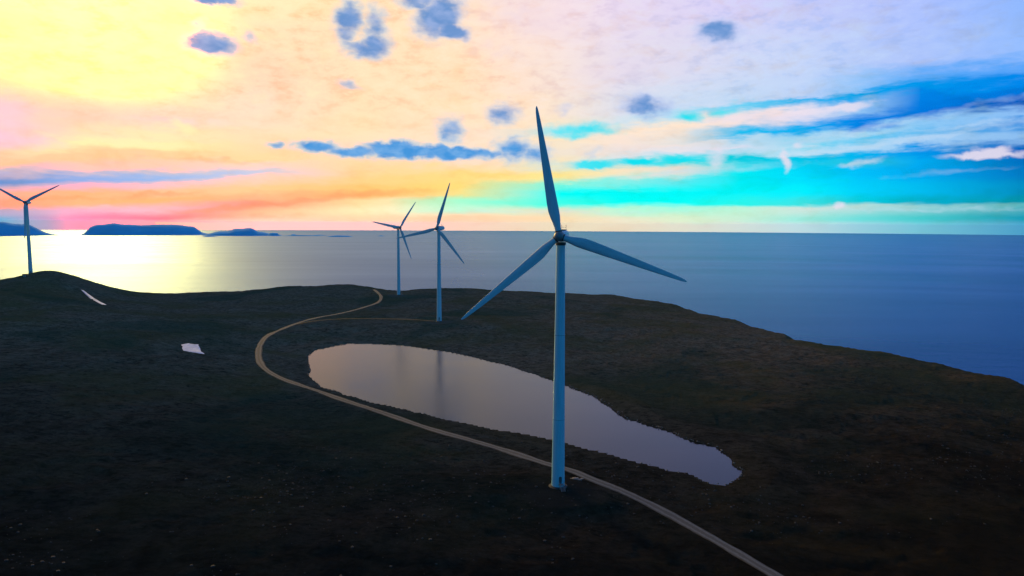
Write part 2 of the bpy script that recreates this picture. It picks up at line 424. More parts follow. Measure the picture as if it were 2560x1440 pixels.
# --- pond
M_POND, t, p = material('pond_water')
P = pos(t)
r1 = t.noise(t.mapping(P, sc_=(0.9, 0.9, 1)), 1.0, 4, 0.6).outputs[0]
r2 = t.noise(t.mapping(P, sc_=(0.02, 0.035, 1), rot=(0, 0, 0.5)), 1.0, 3, 0.5).outputs[0]
water(t, (0.004, 0.004, 0.014), (0.66, 0.78, 0.96), t.mr(r2, 0.35, 0.65, 0.13, 0.21), 1.0, bump(t, r1, 0.5, 0.08))

# ------------------------------------------------------------------ object helpers


def link(name, me, mat=None, parent=None, loc=None):
    ob = bpy.data.objects.new(name, me)
    COL.objects.link(ob)
    if mat is not None:
        me.materials.append(mat)
    if parent is not None:
        ob.parent = parent
    if loc is not None:
        ob.location = loc
    return ob


def tag(ob, label=None, cat=None, group=None, kind=None):
    for k, v in (('label', label), ('category', cat), ('group', group), ('kind', kind)):
        if v:
            ob[k] = v
    return ob


def mesh(name, V, Fc, smooth=True):
    me = bpy.data.meshes.new(name)
    V = np.asarray(V, dtype=np.float32)
    if isinstance(Fc, np.ndarray) and Fc.ndim == 2:
        k = Fc.shape[1]
        me.vertices.add(len(V))
        me.vertices.foreach_set('co', V.ravel())
        me.loops.add(Fc.size)
        me.loops.foreach_set('vertex_index', Fc.astype(np.int32).ravel())
        me.polygons.add(len(Fc))
        me.polygons.foreach_set('loop_start', np.arange(0, Fc.size, k, dtype=np.int32))
        me.update(calc_edges=True)
    else:
        me.from_pydata([tuple(map(float, q)) for q in V], [], [tuple(map(int, f)) for f in Fc])
    me.validate()
    me.polygons.foreach_set('use_smooth', np.full(len(me.polygons), smooth))
    me.update()
    return me


class MB:
    """Collects vertices and faces of one part."""

    def __init__(s):
        s.v, s.f = [], []

    def add(s, v, f):
        b = len(s.v)
        s.v += [tuple(q) for q in v]
        s.f += [tuple(i + b for i in g) for g in f]

    def rings(s, rings, cap=True):
        n = len(rings[0])
        v = [q for r in rings for q in r]
        f = []
        for i in range(len(rings) - 1):
            for j in range(n):
                a, b = i * n + j, i * n + (j + 1) % n
                f.append((a, b, b + n, a + n))
        if cap:
            f.append(tuple(range(n))[::-1])
            f.append(tuple((len(rings) - 1) * n + j for j in range(n)))
        s.add(v, f)

    def lathe(s, prof, n=48, axis='Z', o=(0, 0, 0)):
        rr = []
        for (r, h) in prof:
            ring = []
            for j in range(n):
                a = 2 * PI * j / n
                if axis == 'Z':
                    q = (r * math.cos(a), r * math.sin(a), h)
                else:                       # around Y, h runs along -Y
                    q = (r * math.cos(a), -h, r * math.sin(a))
                ring.append((q[0] + o[0], q[1] + o[1], q[2] + o[2]))
            rr.append(ring)
        s.rings(rr)

    def box(s, c, d, bev=0.0):
        x, y, z = c
        a, b, h = d[0] / 2, d[1] / 2, d[2] / 2
        v = [(x + i * a, y + j * b, z + k * h) for k in (-1, 1) for j in (-1, 1) for i in (-1, 1)]
        s.add(v, [(0, 2, 3, 1), (4, 5, 7, 6), (0, 1, 5, 4), (2, 6, 7, 3), (0, 4, 6, 2), (1, 3, 7, 5)])

    def bar(s, p, q, r, n=8):
        p, q = Vector(p), Vector(q)
        d = (q - p).normalized()
        e1 = d.orthogonal().normalized()
        e2 = d.cross(e1)
        s.rings([[tuple(c + (e1 * math.cos(2 * PI * j / n) + e2 * math.sin(2 * PI * j / n)) * r) for j in range(n)] for c in (p, q)])

    def build(s, name, mat, parent=None, loc=None, smooth=True, angle=40):
        me = mesh(name, s.v, s.f, smooth)
        if smooth:
            try:
                me.set_sharp_from_angle(angle=R_(angle))
            except Exception:
                pass
        return link(name, me, mat, parent, loc)


# ------------------------------------------------------------------ numpy noise
def vnoise(x, y, seed=0):
    xi, yi = np.floor(x).astype(np.int64), np.floor(y).astype(np.int64)
    fx, fy = x - xi, y - yi
    fx, fy = fx * fx * (3 - 2 * fx), fy * fy * (3 - 2 * fy)

    def h(a, b):
        n = (a * 374761393 + b * 668265263 + seed * 1442695041) & 0xFFFFFFFF
        n = ((n ^ (n >> 13)) * 1274126177) & 0xFFFFFFFF
        return ((n ^ (n >> 16)) & 0xFFFF) / 65535.0
    return (h(xi, yi) * (1 - fx) + h(xi + 1, yi) * fx) * (1 - fy) + (h(xi, yi + 1) * (1 - fx) + h(xi + 1, yi + 1) * fx) * fy - 0.5


def fbm(x, y, s, o=4, seed=0, g=0.5):
    r = 0
    a = 1.0
    for i in range(o):
        r = r + a * vnoise(x / s + 17.3 * i, y / s - 9.1 * i, seed + i)
        s = s / 2.03
        a *= g
    return r


# ------------------------------------------------------------------ turbine sites
HUB_H = 80.0


def site(bu, bv, hub_v):
    """Ground point seen at (bu, bv) whose 80 m mast reaches row hub_v."""
    d = ray(bu, bv)
    lo, hi = 50.0, 3000.0
    for _ in range(60):
        t_ = (lo + hi) / 2
        p_ = CAM_LOC + d * t_
        if proj(p_ + np.array([0, 0, HUB_H]))[1] < hub_v:
            lo = t_
        else:
            hi = t_
    return CAM_LOC + d * lo


SITES = [site(1395, 1214, 590), site(1098, 803, 571), site(997, 737, 569), site(77, 687, 508)]

# ------------------------------------------------------------------ terrain control points
POND_Z = 212.0


def at_z(u, v, z):
    d = ray(u, v)
    return CAM_LOC + d * (z - CAM_Z) / d[2]


def at_depth(u, v, y):
    d = ray(u, v)
    return CAM_LOC + d * y / d[1]


rim_px = [(0, 700, 790), (60, 688, 790), (125, 673, 770), (170, 682, 800), (230, 705, 840), (290, 722, 880), (390, 733, 900), (500, 731, 905), (620, 725, 905),
          (715, 715, 900), (770, 716, 905), (830, 711, 905), (890, 709, 910), (930, 716, 915), (965, 722, 920), (1030, 724, 925), (1110, 718, 930), (1200, 722, 935), (1300, 727, 935), (1400, 731, 930),
          (1530, 736, 925), (1600, 746, 870), (1685, 765, 790), (1705, 772, 775), (1760, 786, 730), (1840, 803, 680), (1900, 819, 640), (1962, 829, 610), (1978, 843, 575), (2100, 864, 535),
          (2230, 884, 500), (2355, 904, 468), (2390, 919, 452), (2490, 945, 420), (2560, 988, 385), (2700, 1065, 335)]
rim = [at_depth(*q) for q in rim_px]
ctrl = list(rim)
for q in [(0, 712, 690), (30, 704, 710), (90, 694, 700), (130, 674, 750), (175, 690, 765), (200, 699, 770), (230, 714, 770), (260, 723, 780), (290, 733, 790), (340, 742, 790), (390, 748, 780), (450, 750, 790), (500, 750, 780), (560, 748, 790), (620, 740, 800),
          (180, 712, 700), (260, 745, 690), (1700, 780, 740)]:
    ctrl.append(at_depth(*q))
# hand-placed ground heights: photo point and height above the sea
for (u, v, z) in [(480, 872, 221), (235, 760, 229), (60, 730, 236), (0, 770, 233), (0, 850, 229), (0, 1000, 226), (0, 1200, 224), (0, 1440, 223), (300, 1000, 222), (250, 850, 227),
                  (640, 1200, 218.5), (640, 1440, 221), (1000, 1440, 220), (1280, 1440, 219), (1600, 1440, 217), (1990, 1440, 215), (2560, 1440, 214), (2560, 1200, 211),
                  (400, 1200, 221), (1000, 1200, 217.5), (2200, 1200, 212), (2000, 1100, 211.5), (2300, 1040, 208.5), (1700, 880, 210.5), (2000, 950, 209.5), (1500, 800, 211), (1300, 800, 213),
                  (400, 780, 222), (600, 780, 217.5), (300, 800, 228), (600, 860, 217), (650, 1000, 216), (500, 950, 219), (640, 885, 215.5), (700, 850, 215), (760, 800, 216), (560, 820, 217.5),
                  (950, 760, 213.5), (850, 790, 214.5), (1200, 860, 214), (900, 830, 214.5), (1480, 900, 212.5), (1200, 760, 212.5), (1650, 960, 212),
                  (850, 745, 216), (1250, 1140, 214.5), (1600, 1250, 214.5), (1450, 1200, 215.5), (780, 970, 213.3), (1100, 1080, 213.8), (1900, 1200, 212.6), (1400, 1340, 215)]:
    ctrl.append(at_z(u, v, z))
for s_ in SITES:
    ctrl.append(s_)
pond_px = [(769, 890), (787, 875), (813, 870), (839, 864), (868, 859), (903, 859), (944, 860), (991, 862), (1020, 865), (1070, 872), (1099, 876), (1128, 880), (1177, 891), (1221, 903), (1259, 910),
           (1294, 922), (1332, 934), (1379, 951), (1417, 965), (1450, 978), (1483, 990), (1506, 1007), (1539, 1029), (1567, 1048), (1594, 1054), (1622, 1066), (1650, 1072), (1678, 1081), (1719, 1100),
           (1747, 1110), (1781, 1115), (1803, 1131), (1825, 1147), (1833, 1164), (1858, 1178), (1844, 1194), (1836, 1203), (1811, 1214), (1775, 1211), (1747, 1201), (1733, 1188), (1700, 1183),
           (1669, 1179), (1644, 1169), (1608, 1162), (1572, 1151), (1539, 1142), (1511, 1135), (1472, 1126), (1436, 1115), (1376, 1101), (1294, 1084), (1221, 1074), (1177, 1062), (1119, 1052),
           (1090, 1045), (1064, 1036), (1032, 1032), (1017, 1026), (982, 1018), (944, 1011), (915, 1004), (886, 993), (862, 989), (842, 979), (798, 970), (797, 963), (787, 953), (771, 940), (775, 928), (772, 913)]
pond = np.array([at_z(u, v, POND_Z) for u, v in pond_px])
for q in pond[::3]:
    ctrl.append(np.array([q[0], q[1], POND_Z + 0.5]))
# land outside the frame
for q in [(420, 250, 205), (430, 60, 205), (380, -150, 205), (150, -350, 210), (-200, -400, 215), (-600, -250, 225), (-850, 0, 232), (-950, 400, 238), (-850, 760, 236), (-700, 800, 240),
          (0, 0, 217), (-250, 60, 225), (200, 60, 213), (-500, 200, 232), (-560, 450, 238), (-620, 640, 244)]:
    ctrl.append(np.array(q, float))
ctrl = np.array(ctrl)
RIM = np.array([q[:2] for q in rim] + [(430, 250), (440, 60), (390, -150), (150, -360), (-200, -420), (-620, -280), (-900, 0), (-1000, 420), (-960, 760), (-740, 830)])


def tps(r):
    return np.where(r > 1e-9, r * r * np.log(np.maximum(r, 1e-9)), 0.0)


cx, cy, cz = ctrl[:, 0] / 100, ctrl[:, 1] / 100, ctrl[:, 2]
nC = len(ctrl)
A = np.zeros((nC + 3, nC + 3))
A[:nC, :nC] = tps(np.hypot(cx[:, None] - cx[None], cy[:, None] - cy[None])) + np.eye(nC) * 0.02
A[:nC, nC] = 1
A[:nC, nC + 1] = cx
A[:nC, nC + 2] = cy
A[nC:, :nC] = A[:nC, nC:].T
wts = np.linalg.solve(A, np.concatenate([cz, [0, 0, 0]]))


def base_h(x, y):
    x, y = np.asarray(x, float).ravel() / 100, np.asarray(y, float).ravel() / 100
    out = np.zeros(len(x))
    for i in range(0, len(x), 40000):
        s_ = slice(i, i + 40000)
        out[s_] = tps(np.hypot(x[s_, None] - cx[None], y[s_, None] - cy[None])) @ wts[:nC] + wts[nC] + wts[nC + 1] * x[s_] + wts[nC + 2] * y[s_]
    return out


def sdist(poly, x, y):
    """Signed distance to a closed outline, positive inside."""
    n = len(poly)
    dmin = np.full(len(x), 1e18)
    inside = np.zeros(len(x), bool)
    for i in range(n):
        ax, ay = poly[i][:2]
        bx, by = poly[(i + 1) % n][:2]
        dx, dy = bx - ax, by - ay
        tt = np.clip(((x - ax) * dx + (y - ay) * dy) / (dx * dx + dy * dy + 1e-12), 0, 1)
        dmin = np.minimum(dmin, np.hypot(x - ax - tt * dx, y - ay - tt * dy))
        cond = (ay > y) != (by > y)
        inside ^= cond & (x < dx * (y - ay) / (dy if abs(dy) > 1e-12 else 1e-12) + ax)
    return np.where(inside, dmin, -dmin)


def sstep(a, b, x):
    q = np.clip((x - a) / (b - a), 0, 1)
    return q * q * (3 - 2 * q)


def hit(u, v):
    """Where the line of sight through (u, v) meets the smooth ground."""
    d = ray(u, v)
    ts = np.linspace(60, 1500, 1441)
    P_ = CAM_LOC[None] + d[None] * ts[:, None]
    g = P_[:, 2] - base_h(P_[:, 0], P_[:, 1])
    k = int(np.argmax(g < 0)) if (g < 0).any() else len(ts) - 1
    k = max(k, 1)
    f_ = g[k - 1] / (g[k - 1] - g[k] + 1e-12)
    return P_[k - 1] + (P_[k] - P_[k - 1]) * f_


def resample(pts, step):
    pts = np.array(pts)[:, :2]
    # Catmull-Rom through the points, then even spacing
    out = []
    n = len(pts)
    for i in range(n - 1):
        p0, p1, p2, p3 = pts[max(i - 1, 0)], pts[i], pts[i + 1], pts[min(i + 2, n - 1)]
        for k in range(24):
            s_ = k / 24
            out.append(0.5 * ((2 * p1) + (-p0 + p2) * s_ + (2 * p0 - 5 * p1 + 4 * p2 - p3) * s_ ** 2 + (-p0 + 3 * p1 - 3 * p2 + p3) * s_ ** 3))
    out.append(pts[-1])
    out = np.array(out)
    L = np.concatenate([[0], np.cumsum(np.hypot(*np.diff(out, axis=0).T))])
    q = np.arange(0, L[-1], step)
    return np.stack([np.interp(q, L, out[:, 0]), np.interp(q, L, out[:, 1])], 1)


road_px = [(935, 724), (946, 733), (953, 743), (945, 756), (915, 767), (880, 777), (845, 785), (800, 793), (760, 803), (715, 819), (672, 838), (652, 860), (646, 885), (651, 908), (670, 928), (705, 947),
           (755, 965), (798, 979), (845, 996), (886, 1010), (973, 1038), (1046, 1063), (1104, 1081), (1177, 1101), (1265, 1127), (1367, 1160), (1431, 1178), (1481, 1199), (1575, 1237), (1669, 1284),
           (1762, 1336), (1825, 1372), (1887, 1409), (1940, 1440), (2020, 1490)]
road = resample([hit(u, v) for u, v in road_px], 1.5)
spur_px = [(735, 812), (800, 801), (870, 797), (950, 797), (1030, 799), (1085, 803)]
spur = resample([hit(u, v) for u, v in spur_px], 2.0)


def polydist(line, x, y):
    d = np.full(len(x), 1e9)
    for i in range(0, len(line) - 1, 2):
        ax, ay = line[i]
        bx, by = line[min(i + 2, len(line) - 1)]
        near = (np.abs(x - ax) < 40) & (np.abs(y - ay) < 40)
        if not near.any():
            continue
        dx, dy = bx - ax, by - ay
        tt = np.clip(((x[near] - ax) * dx + (y[near] - ay) * dy) / (dx * dx + dy * dy + 1e-9), 0, 1)
        d[near] = np.minimum(d[near], np.hypot(x[near] - ax - tt * dx, y[near] - ay - tt * dy))
    return d


def ground(x, y, detail=True):
    shp = np.shape(x)
    x, y = np.asarray(x, float).ravel(), np.asarray(y, float).ravel()
    z = base_h(x, y)
    dist = np.hypot(x, y)
    if True:
        rd = np.minimum(polydist(road, x, y), polydist(spur, x, y) + 1.0)
        calm = sstep(2.5, 14, rd)
        for s_ in SITES:
            calm = calm * sstep(8, 26, np.hypot(x - s_[0], y - s_[1]))
        sp = sdist(pond, x + 1.2 * fbm(x, y, 9, 3, 5), y + 1.2 * fbm(x, y, 9, 3, 6))
        shore = sstep(2, 30, -sp)
        big_ = fbm(x, y, 80, 3, 1) * 2.6 + fbm(x + 31, y, 24, 3, 12) * 0.8
        z = z + big_ * calm * shore * sstep(0, 40, dist)
        # peat hags: terraced little banks
        hag = fbm(x * 1.0, y * 1.7, 26, 4, 21)
        z = z - 0.55 * sstep(0.16, 0.26, hag) * calm * shore
        z = z + (fbm(x, y, 7, 4, 3, 0.55) * 0.5) * (0.25 + 0.75 * calm) * (0.35 + 0.65 * shore) * sstep(2.2, 3.4, rd)
        # crane pad of the nearest turbine: flat, with a bank towards the viewer
        s0 = SITES[0]
        e_ = np.hypot((x - s0[0] - 0.5) / 15.0, (y - s0[1] + 6.0) / 14.0) * (1 + 0.5 * fbm(x, y, 14, 3, 91))
        z = z + (s0[2] - 0.1 - z) * sstep(1.25, 0.95, e_) * sstep(2.5, 8, rd)
        z = z - 0.9 * sstep(1.0, 1.35, e_) * sstep(2.2, 1.4, e_) * sstep(s0[1] - 8, s0[1] - 16, y) * calm
        # pond basin
        bank = POND_Z + 0.2 + 0.06 * np.minimum(-sp, 12) + 0.35 * sstep(0, 3, -sp) - 0.12 * np.maximum(-sp - 12, 0)
        z = np.where(sp < 0, np.maximum(z, bank), POND_Z - 0.12 - 0.12 * np.minimum(sp, 12))
    # sea cliff outside the rim
    sr = sdist(RIM, x + 14 * fbm(x, y, 60, 3, 41), y + 14 * fbm(x, y, 60, 3, 42) + 5 * fbm(x, y, 12, 3, 43))
    out = np.maximum(-sr - 3, 0)
    z = z - out * (0.55 + 0.9 * sstep(6, 50, out)) - 8 * sstep(0, 25, out) * (0.5 + fbm(x, y, 35, 4, 51))
    z = z + sstep(5, 40, out) * fbm(x, y, 22, 4, 61) * 14
    return np.maximum(z, -25).reshape(shp)


def gz(x, y):
    return float(ground(np.array([x]), np.array([y]))[0])


# ------------------------------------------------------------------ ground mesh: rings of growing size around the middle of the headland
th_f = np.linspace(-46, 46, 1150)
th_b = np.concatenate([np.linspace(46, 180, 150)[1:], np.linspace(-180, -46, 150)[1:-1]])
th = np.radians(np.concatenate([th_f, th_b]))
rr_ = [25.0, 60.0, 85.0]
r_ = 100.0
while r_ < 1650:
    rr_.append(r_)
    r_ *= 1.0075 if r_ < 1000 else 1.02
rr_ = np.array(rr_)
TH, RR = np.meshgrid(th, rr_)
X, Y = RR * np.sin(TH), RR * np.cos(TH)
Z = ground(X, Y)
V = np.stack([X, Y, Z], -1).reshape(-1, 3)
nT, nR = len(th), len(rr_)
ii, jj = np.meshgrid(np.arange(nR - 1), np.arange(nT), indexing='ij')
a_ = ii * nT + jj
b_ = ii * nT + (jj + 1) % nT
Fq = np.stack([a_, a_ + nT, b_ + nT, b_], -1).reshape(-1, 4)
Fq = Fq[:, ::-1]
zc = gz(0, 0)
V = np.concatenate([V, [[0, 0, zc]]])
me = mesh('terrain', V, Fq)
# close the middle
me2_f = np.array([[len(V) - 1, (j + 1) % nT, j] for j in range(nT)])
import bmesh
bm = bmesh.new()
bm.from_mesh(me)
bm.verts.ensure_lookup_table()
for f in me2_f:
    try:
        nf = bm.faces.new([bm.verts[int(i)] for i in f])
        nf.smooth = True
    except ValueError:
        pass
bmesh.ops.recalc_face_normals(bm, faces=bm.faces)
bm.to_mesh(me)
bm.free()
if me.polygons[1000].normal.z < 0:
    me.flip_normals()

M_GROUND, t, p = material('heath_ground')
P = pos(t)
g1 = t.noise(P, 0.012, 5, 0.6, 0.4).outputs[0]
g2 = t.noise(P, 0.09, 6, 0.65, 0.3).outputs[0]
g3 = t.noise(P, 0.9, 5, 0.7).outputs[0]
g4 = t.noise(t.vmath('ADD', P, (300, 90, 0)), 0.008, 3, 0.5, 0.6).outputs[0]
c = t.mix(t.mr(g2, 0.35, 0.65), (0.115, 0.082, 0.040), (0.215, 0.160, 0.092))
g5 = t.noise(t.mapping(P, sc_=(1, 1.6, 1)), 0.28, 5, 0.7, 0.5).outputs[0]
c = t.mix(t.mr(g5, 0.46, 0.62, 0, 0.65), c, (0.30, 0.21, 0.125))
c = t.mix(t.mr(g5, 0.46, 0.34, 0, 0.8), c, (0.026, 0.020, 0.011))
c = t.mix(t.mr(g1, 0.48, 0.62, 0, 0.6), c, (0.13, 0.10, 0.016))
c = t.mix(t.mr(g4, 0.54, 0.62, 0, 0.5), c, (0.030, 0.085, 0.050))
c = t.mix(t.mr(g3, 0.50, 0.75, 0, 0.65), c, (0.022, 0.018, 0.014))
vor = t.new('ShaderNodeTexVoronoi')
t.put(vor.inputs['Vector'], P)
vor.inputs['Scale'].default_value = 0.6
st = t.mr(vor.outputs['Distance'], 0.10, 0.16, 1, 0)
stm = t.math('MULTIPLY', st, t.mr(t.noise(P, 0.03, 4, 0.6).outputs[0], 0.5, 0.65))
c = t.mix(t.math('MULTIPLY', stm, 0.7), c, (0.16, 0.15, 0.13))
# trodden gravel of the crane pads
for i, (s_, rad) in enumerate(zip(SITES, (15, 16, 14, 14))):
    dist_ = t.vmath('DISTANCE', P, (float(s_[0]), float(s_[1]) - 5, float(s_[2])))
    wob = t.math('ADD', dist_, t.math('MULTIPLY', t.math('SUBTRACT', g2, 0.5), 14))
    gm = t.math('MULTIPLY', t.mr(wob, rad, rad * 0.65, 0, 0.75), t.mr(g3, 0.25, 0.6, 0.5, 1))
    c = t.mix(gm, c, (0.14, 0.12, 0.095))
# bare rock on the cliffs
sepn = t.new('ShaderNodeSeparateXYZ')
t.put(sepn.inputs[0], t.new('ShaderNodeNewGeometry').outputs['True Normal'])
c = t.mix(t.mr(sepn.outputs[2], 0.80, 0.62), c, (0.08, 0.08, 0.09))
# vignette-like foreground shade painted into the ground colour, deepest near and to the right
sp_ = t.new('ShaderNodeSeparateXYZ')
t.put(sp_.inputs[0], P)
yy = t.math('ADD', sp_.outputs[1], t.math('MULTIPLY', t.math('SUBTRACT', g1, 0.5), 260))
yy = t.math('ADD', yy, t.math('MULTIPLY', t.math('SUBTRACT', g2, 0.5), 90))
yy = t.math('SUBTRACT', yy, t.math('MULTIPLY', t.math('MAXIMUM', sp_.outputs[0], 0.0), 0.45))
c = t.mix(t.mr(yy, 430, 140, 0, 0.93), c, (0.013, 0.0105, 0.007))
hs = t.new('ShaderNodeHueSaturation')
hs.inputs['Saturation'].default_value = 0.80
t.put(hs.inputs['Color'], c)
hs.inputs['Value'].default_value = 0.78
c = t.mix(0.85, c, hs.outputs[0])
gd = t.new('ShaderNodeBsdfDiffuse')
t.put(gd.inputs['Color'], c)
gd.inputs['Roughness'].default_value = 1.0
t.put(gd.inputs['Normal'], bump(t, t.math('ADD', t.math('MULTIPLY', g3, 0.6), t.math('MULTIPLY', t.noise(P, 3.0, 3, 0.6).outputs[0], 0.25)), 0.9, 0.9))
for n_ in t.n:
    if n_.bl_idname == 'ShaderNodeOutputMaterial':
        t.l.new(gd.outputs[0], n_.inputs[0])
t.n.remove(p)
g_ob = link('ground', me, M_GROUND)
tag(g_ob, kind='structure')

# ------------------------------------------------------------------ sea: a cap of the round earth
seg = 360
radii = np.concatenate([[0.0], np.geomspace(150, 68000, 90)])
SV = [(0, 0, 0)]
for r in radii[1:]:
    for j in range(seg):
        a = 2 * PI * j / seg
        SV.append((r * math.sin(a), r * math.cos(a), -r * r / (2 * EARTH)))
SF = [(0, 1 + (j + 1) % seg, 1 + j) for j in range(seg)]
for i in range(len(radii) - 2):
    for j in range(seg):
        a = 1 + i * seg + j
        b = 1 + i * seg + (j + 1) % seg
        SF.append((a, b, b + seg, a + seg))
me = mesh('sea', SV, SF)
if me.polygons[5].normal.z < 0:
    me.flip_normals()
tag(link('sea', me, M_SEA), kind='structure')

# ------------------------------------------------------------------ pond
cen = pond.mean(0)
outl = []
nP = len(pond)
for i in range(nP):
    a, b = pond[i - 1][:2], pond[(i + 1) % nP][:2]
    tn = (b - a) / np.linalg.norm(b - a)
    nn = np.array([tn[1], -tn[0]])
    q = pond[i][:2] + nn * 2.5
    if sdist(pond, np.array([q[0]]), np.array([q[1]]))[0] > 0:
        q = pond[i][:2] - nn * 2.5
    outl.append((q[0], q[1], POND_Z))
me = mesh('pond', outl, [tuple(range(nP))], smooth=False)
if me.polygons[0].normal.z < 0:
    me.flip_normals()
tag(link('pond', me, M_POND), kind='structure')


# ------------------------------------------------------------------ tracks
def ribbon(line, half, lift, cols=9, crown=0.08, seed=0):
    d = np.gradient(line, axis=0)
    d = d / np.linalg.norm(d, axis=1)[:, None]
    nrm = np.stack([d[:, 1], -d[:, 0]], 1)
    w = half * (1 + 0.35 * fbm(np.arange(len(line)) * 1.5, np.zeros(len(line)), 14, 3, seed))
    offs = np.linspace(-1, 1, cols)
    P2 = line[:, None, :] + nrm[:, None, :] * (offs[None, :, None] * w[:, None, None])
    z_ = ground(P2[..., 0], P2[..., 1])
    zc_ = z_[:, cols // 2]
    k = np.ones(9) / 9
    zs = np.convolve(np.pad(zc_, 4, mode='edge'), k, mode='valid')
    z2 = np.maximum(z_, zs[:, None]) + lift + crown * (1 - np.abs(offs))[None]
    z2[:, 0] = z_[:, 0] - 0.25
    z2[:, -1] = z_[:, -1] - 0.25
    V_ = np.concatenate([P2, z2[..., None]], -1).reshape(-1, 3)
    n_, m_ = len(line), cols
    i_, j_ = np.meshgrid(np.arange(n_ - 1), np.arange(m_ - 1), indexing='ij')
    a = i_ * m_ + j_
    F_ = np.stack([a, a + 1, a + m_ + 1, a + m_], -1).reshape(-1, 4)
    me_ = mesh('track', V_, F_)
    if me_.polygons[10].normal.z < 0:
        me_.flip_normals()
    uv = me_.uv_layers.new(name='across')
    L = np.arange(n_) * 1.5
    li = np.zeros(len(me_.loops), dtype=np.int32)
    me_.loops.foreach_get('vertex_index', li)
    uvs = np.stack([(li % m_) / (m_ - 1), L[li // m_] / 100], 1)
    uv.data.foreach_set('uv', uvs.astype(np.float32).ravel())
    return me_


def track_mat(name, c_rut, c_mid, edge):
    m, t, p = material(name)
    uv = t.new('ShaderNodeUVMap')
    uv.uv_map = 'across'
    s = t.new('ShaderNodeSeparateXYZ')
    t.put(s.inputs[0], uv.outputs[0])
    P = pos(t)
    nn = t.noise(P, 0.35, 4, 0.6).outputs[0]
    xx = t.math('ADD', t.math('ABSOLUTE', t.math('SUBTRACT', s.outputs[0], 0.5)), t.math('MULTIPLY', t.math('SUBTRACT', nn, 0.5), 0.30))
    f = t.ramp(xx, [(0.0, (0.45,) * 3), (0.07, (0.3,) * 3), (0.16, (1,) * 3), (0.26, (1,) * 3), (0.34, (0.4,) * 3), (0.48, (0,) * 3)])
    fine = t.noise(P, 2.5, 4, 0.7).outputs[0]
    c = t.mix(f, c_mid, c_rut)
    c = t.mix(t.mr(xx, 0.36, 0.46), c, edge)
    c = t.mix(t.mr(fine, 0.38, 0.7, 0, 0.65), c, tuple(x * 0.45 for x in c_rut))
    t.put(p.inputs['Base Color'], c)
    p.inputs['Roughness'].default_value = 0.95
    p.inputs['Specular IOR Level'].default_value = 0.08
    t.put(p.inputs['Normal'], bump(t, fine, 0.5, 0.15))
    return m


M_TRACK = track_mat('gravel_track', (0.110, 0.128, 0.150), (0.042, 0.045, 0.048), (0.045, 0.040, 0.028))
M_SPUR = track_mat('overgrown_track', (0.032, 0.032, 0.03), (0.03, 0.028, 0.024), (0.03, 0.028, 0.022))
tag(link('road', ribbon(road, 2.45, 0.08, seed=3), M_TRACK), kind='structure')
tag(link('path', ribbon(spur, 1.9, 0.05, seed=8), M_SPUR), kind='structure')


# ------------------------------------------------------------------ snow patches
def snow(name, px, thick, label):
    pts = np.array([hit(u, v)[:2] for u, v in px])
    n_ = len(pts)
    c_ = pts.mean(0)
    ringsz = [1.0, 0.8, 0.55, 0.3]
    V_, F_ = [], []
    for k, s_ in enumerate(ringsz):
        q = c_ + (pts - c_) * s_
        # long patches: shrink towards the spine, not to one point
        z_ = ground(q[:, 0], q[:, 1])
        V_ += [(q[i, 0], q[i, 1], z_[i] + (-0.15 if k == 0 else thick * (0.6 + 0.4 * k / 3))) for i in range(n_)]
    V_.append((c_[0], c_[1], gz(*c_) + thick))
    for k in range(3):
        for i in range(n_):
            F_.append((k * n_ + i, k * n_ + (i + 1) % n_, (k + 1) * n_ + (i + 1) % n_, (k + 1) * n_ + i))
    for i in range(n_):
        F_.append((3 * n_ + i, 3 * n_ + (i + 1) % n_, 4 * n_))
    me_ = mesh(name, V_, F_)
    if me_.polygons[0].normal.z < 0:
        me_.flip_normals()
    tag(link(name, me_, M_SNOW), label, 'snow patch')


snow('snow_patch', [(452, 860), (470, 858), (488, 861), (497, 861), (500, 866), (504, 878), (514, 886), (500, 884), (484, 881), (466, 877), (457, 873), (455, 867)], 0.6,
     'broad pale patch of old snow lying in the dark heath left of the track bend')
snow('snow_patch', [(202, 725), (209, 727), (222, 737), (236, 746), (254, 756), (272, 764), (256, 761), (238, 753), (224, 746), (212, 735)], 0.5,
     'long thin streak of snow running down the slope below the hilltop')


# ------------------------------------------------------------------ wind turbine
def airfoil(chord, th_, n=28):
    """Closed section, chord along x (leading edge at +0.3 chord), thickness along y."""
    out = []
    for j in range(n):
        a = 2 * PI * j / n
        cxn = 0.5 * math.cos(a)
        # blunt nose, thin tail
        tx = (0.5 - cxn)
        prof = 2.6 * th_ * (0.2969 * math.sqrt(max(1 - tx, 0)) - 0.126 * (1 - tx) - 0.3516 * (1 - tx) ** 2 + 0.2843 * (1 - tx) ** 3 - 0.1015 * (1 - tx) ** 4) * 2
        circ = 0.5 * math.sin(a)
        w_ = min(1, max(0, (th_ - 0.45) / 0.5))
        sgn = 1 if math.sin(a) >= 0 else -1
        y_ = w_ * circ + (1 - w_) * sgn * abs(prof) * 0.95
        off = 0.5 * (1 - w_) * 0.0
        out.append(((cxn * -1 + off) * chord, y_ * chord))
    return out


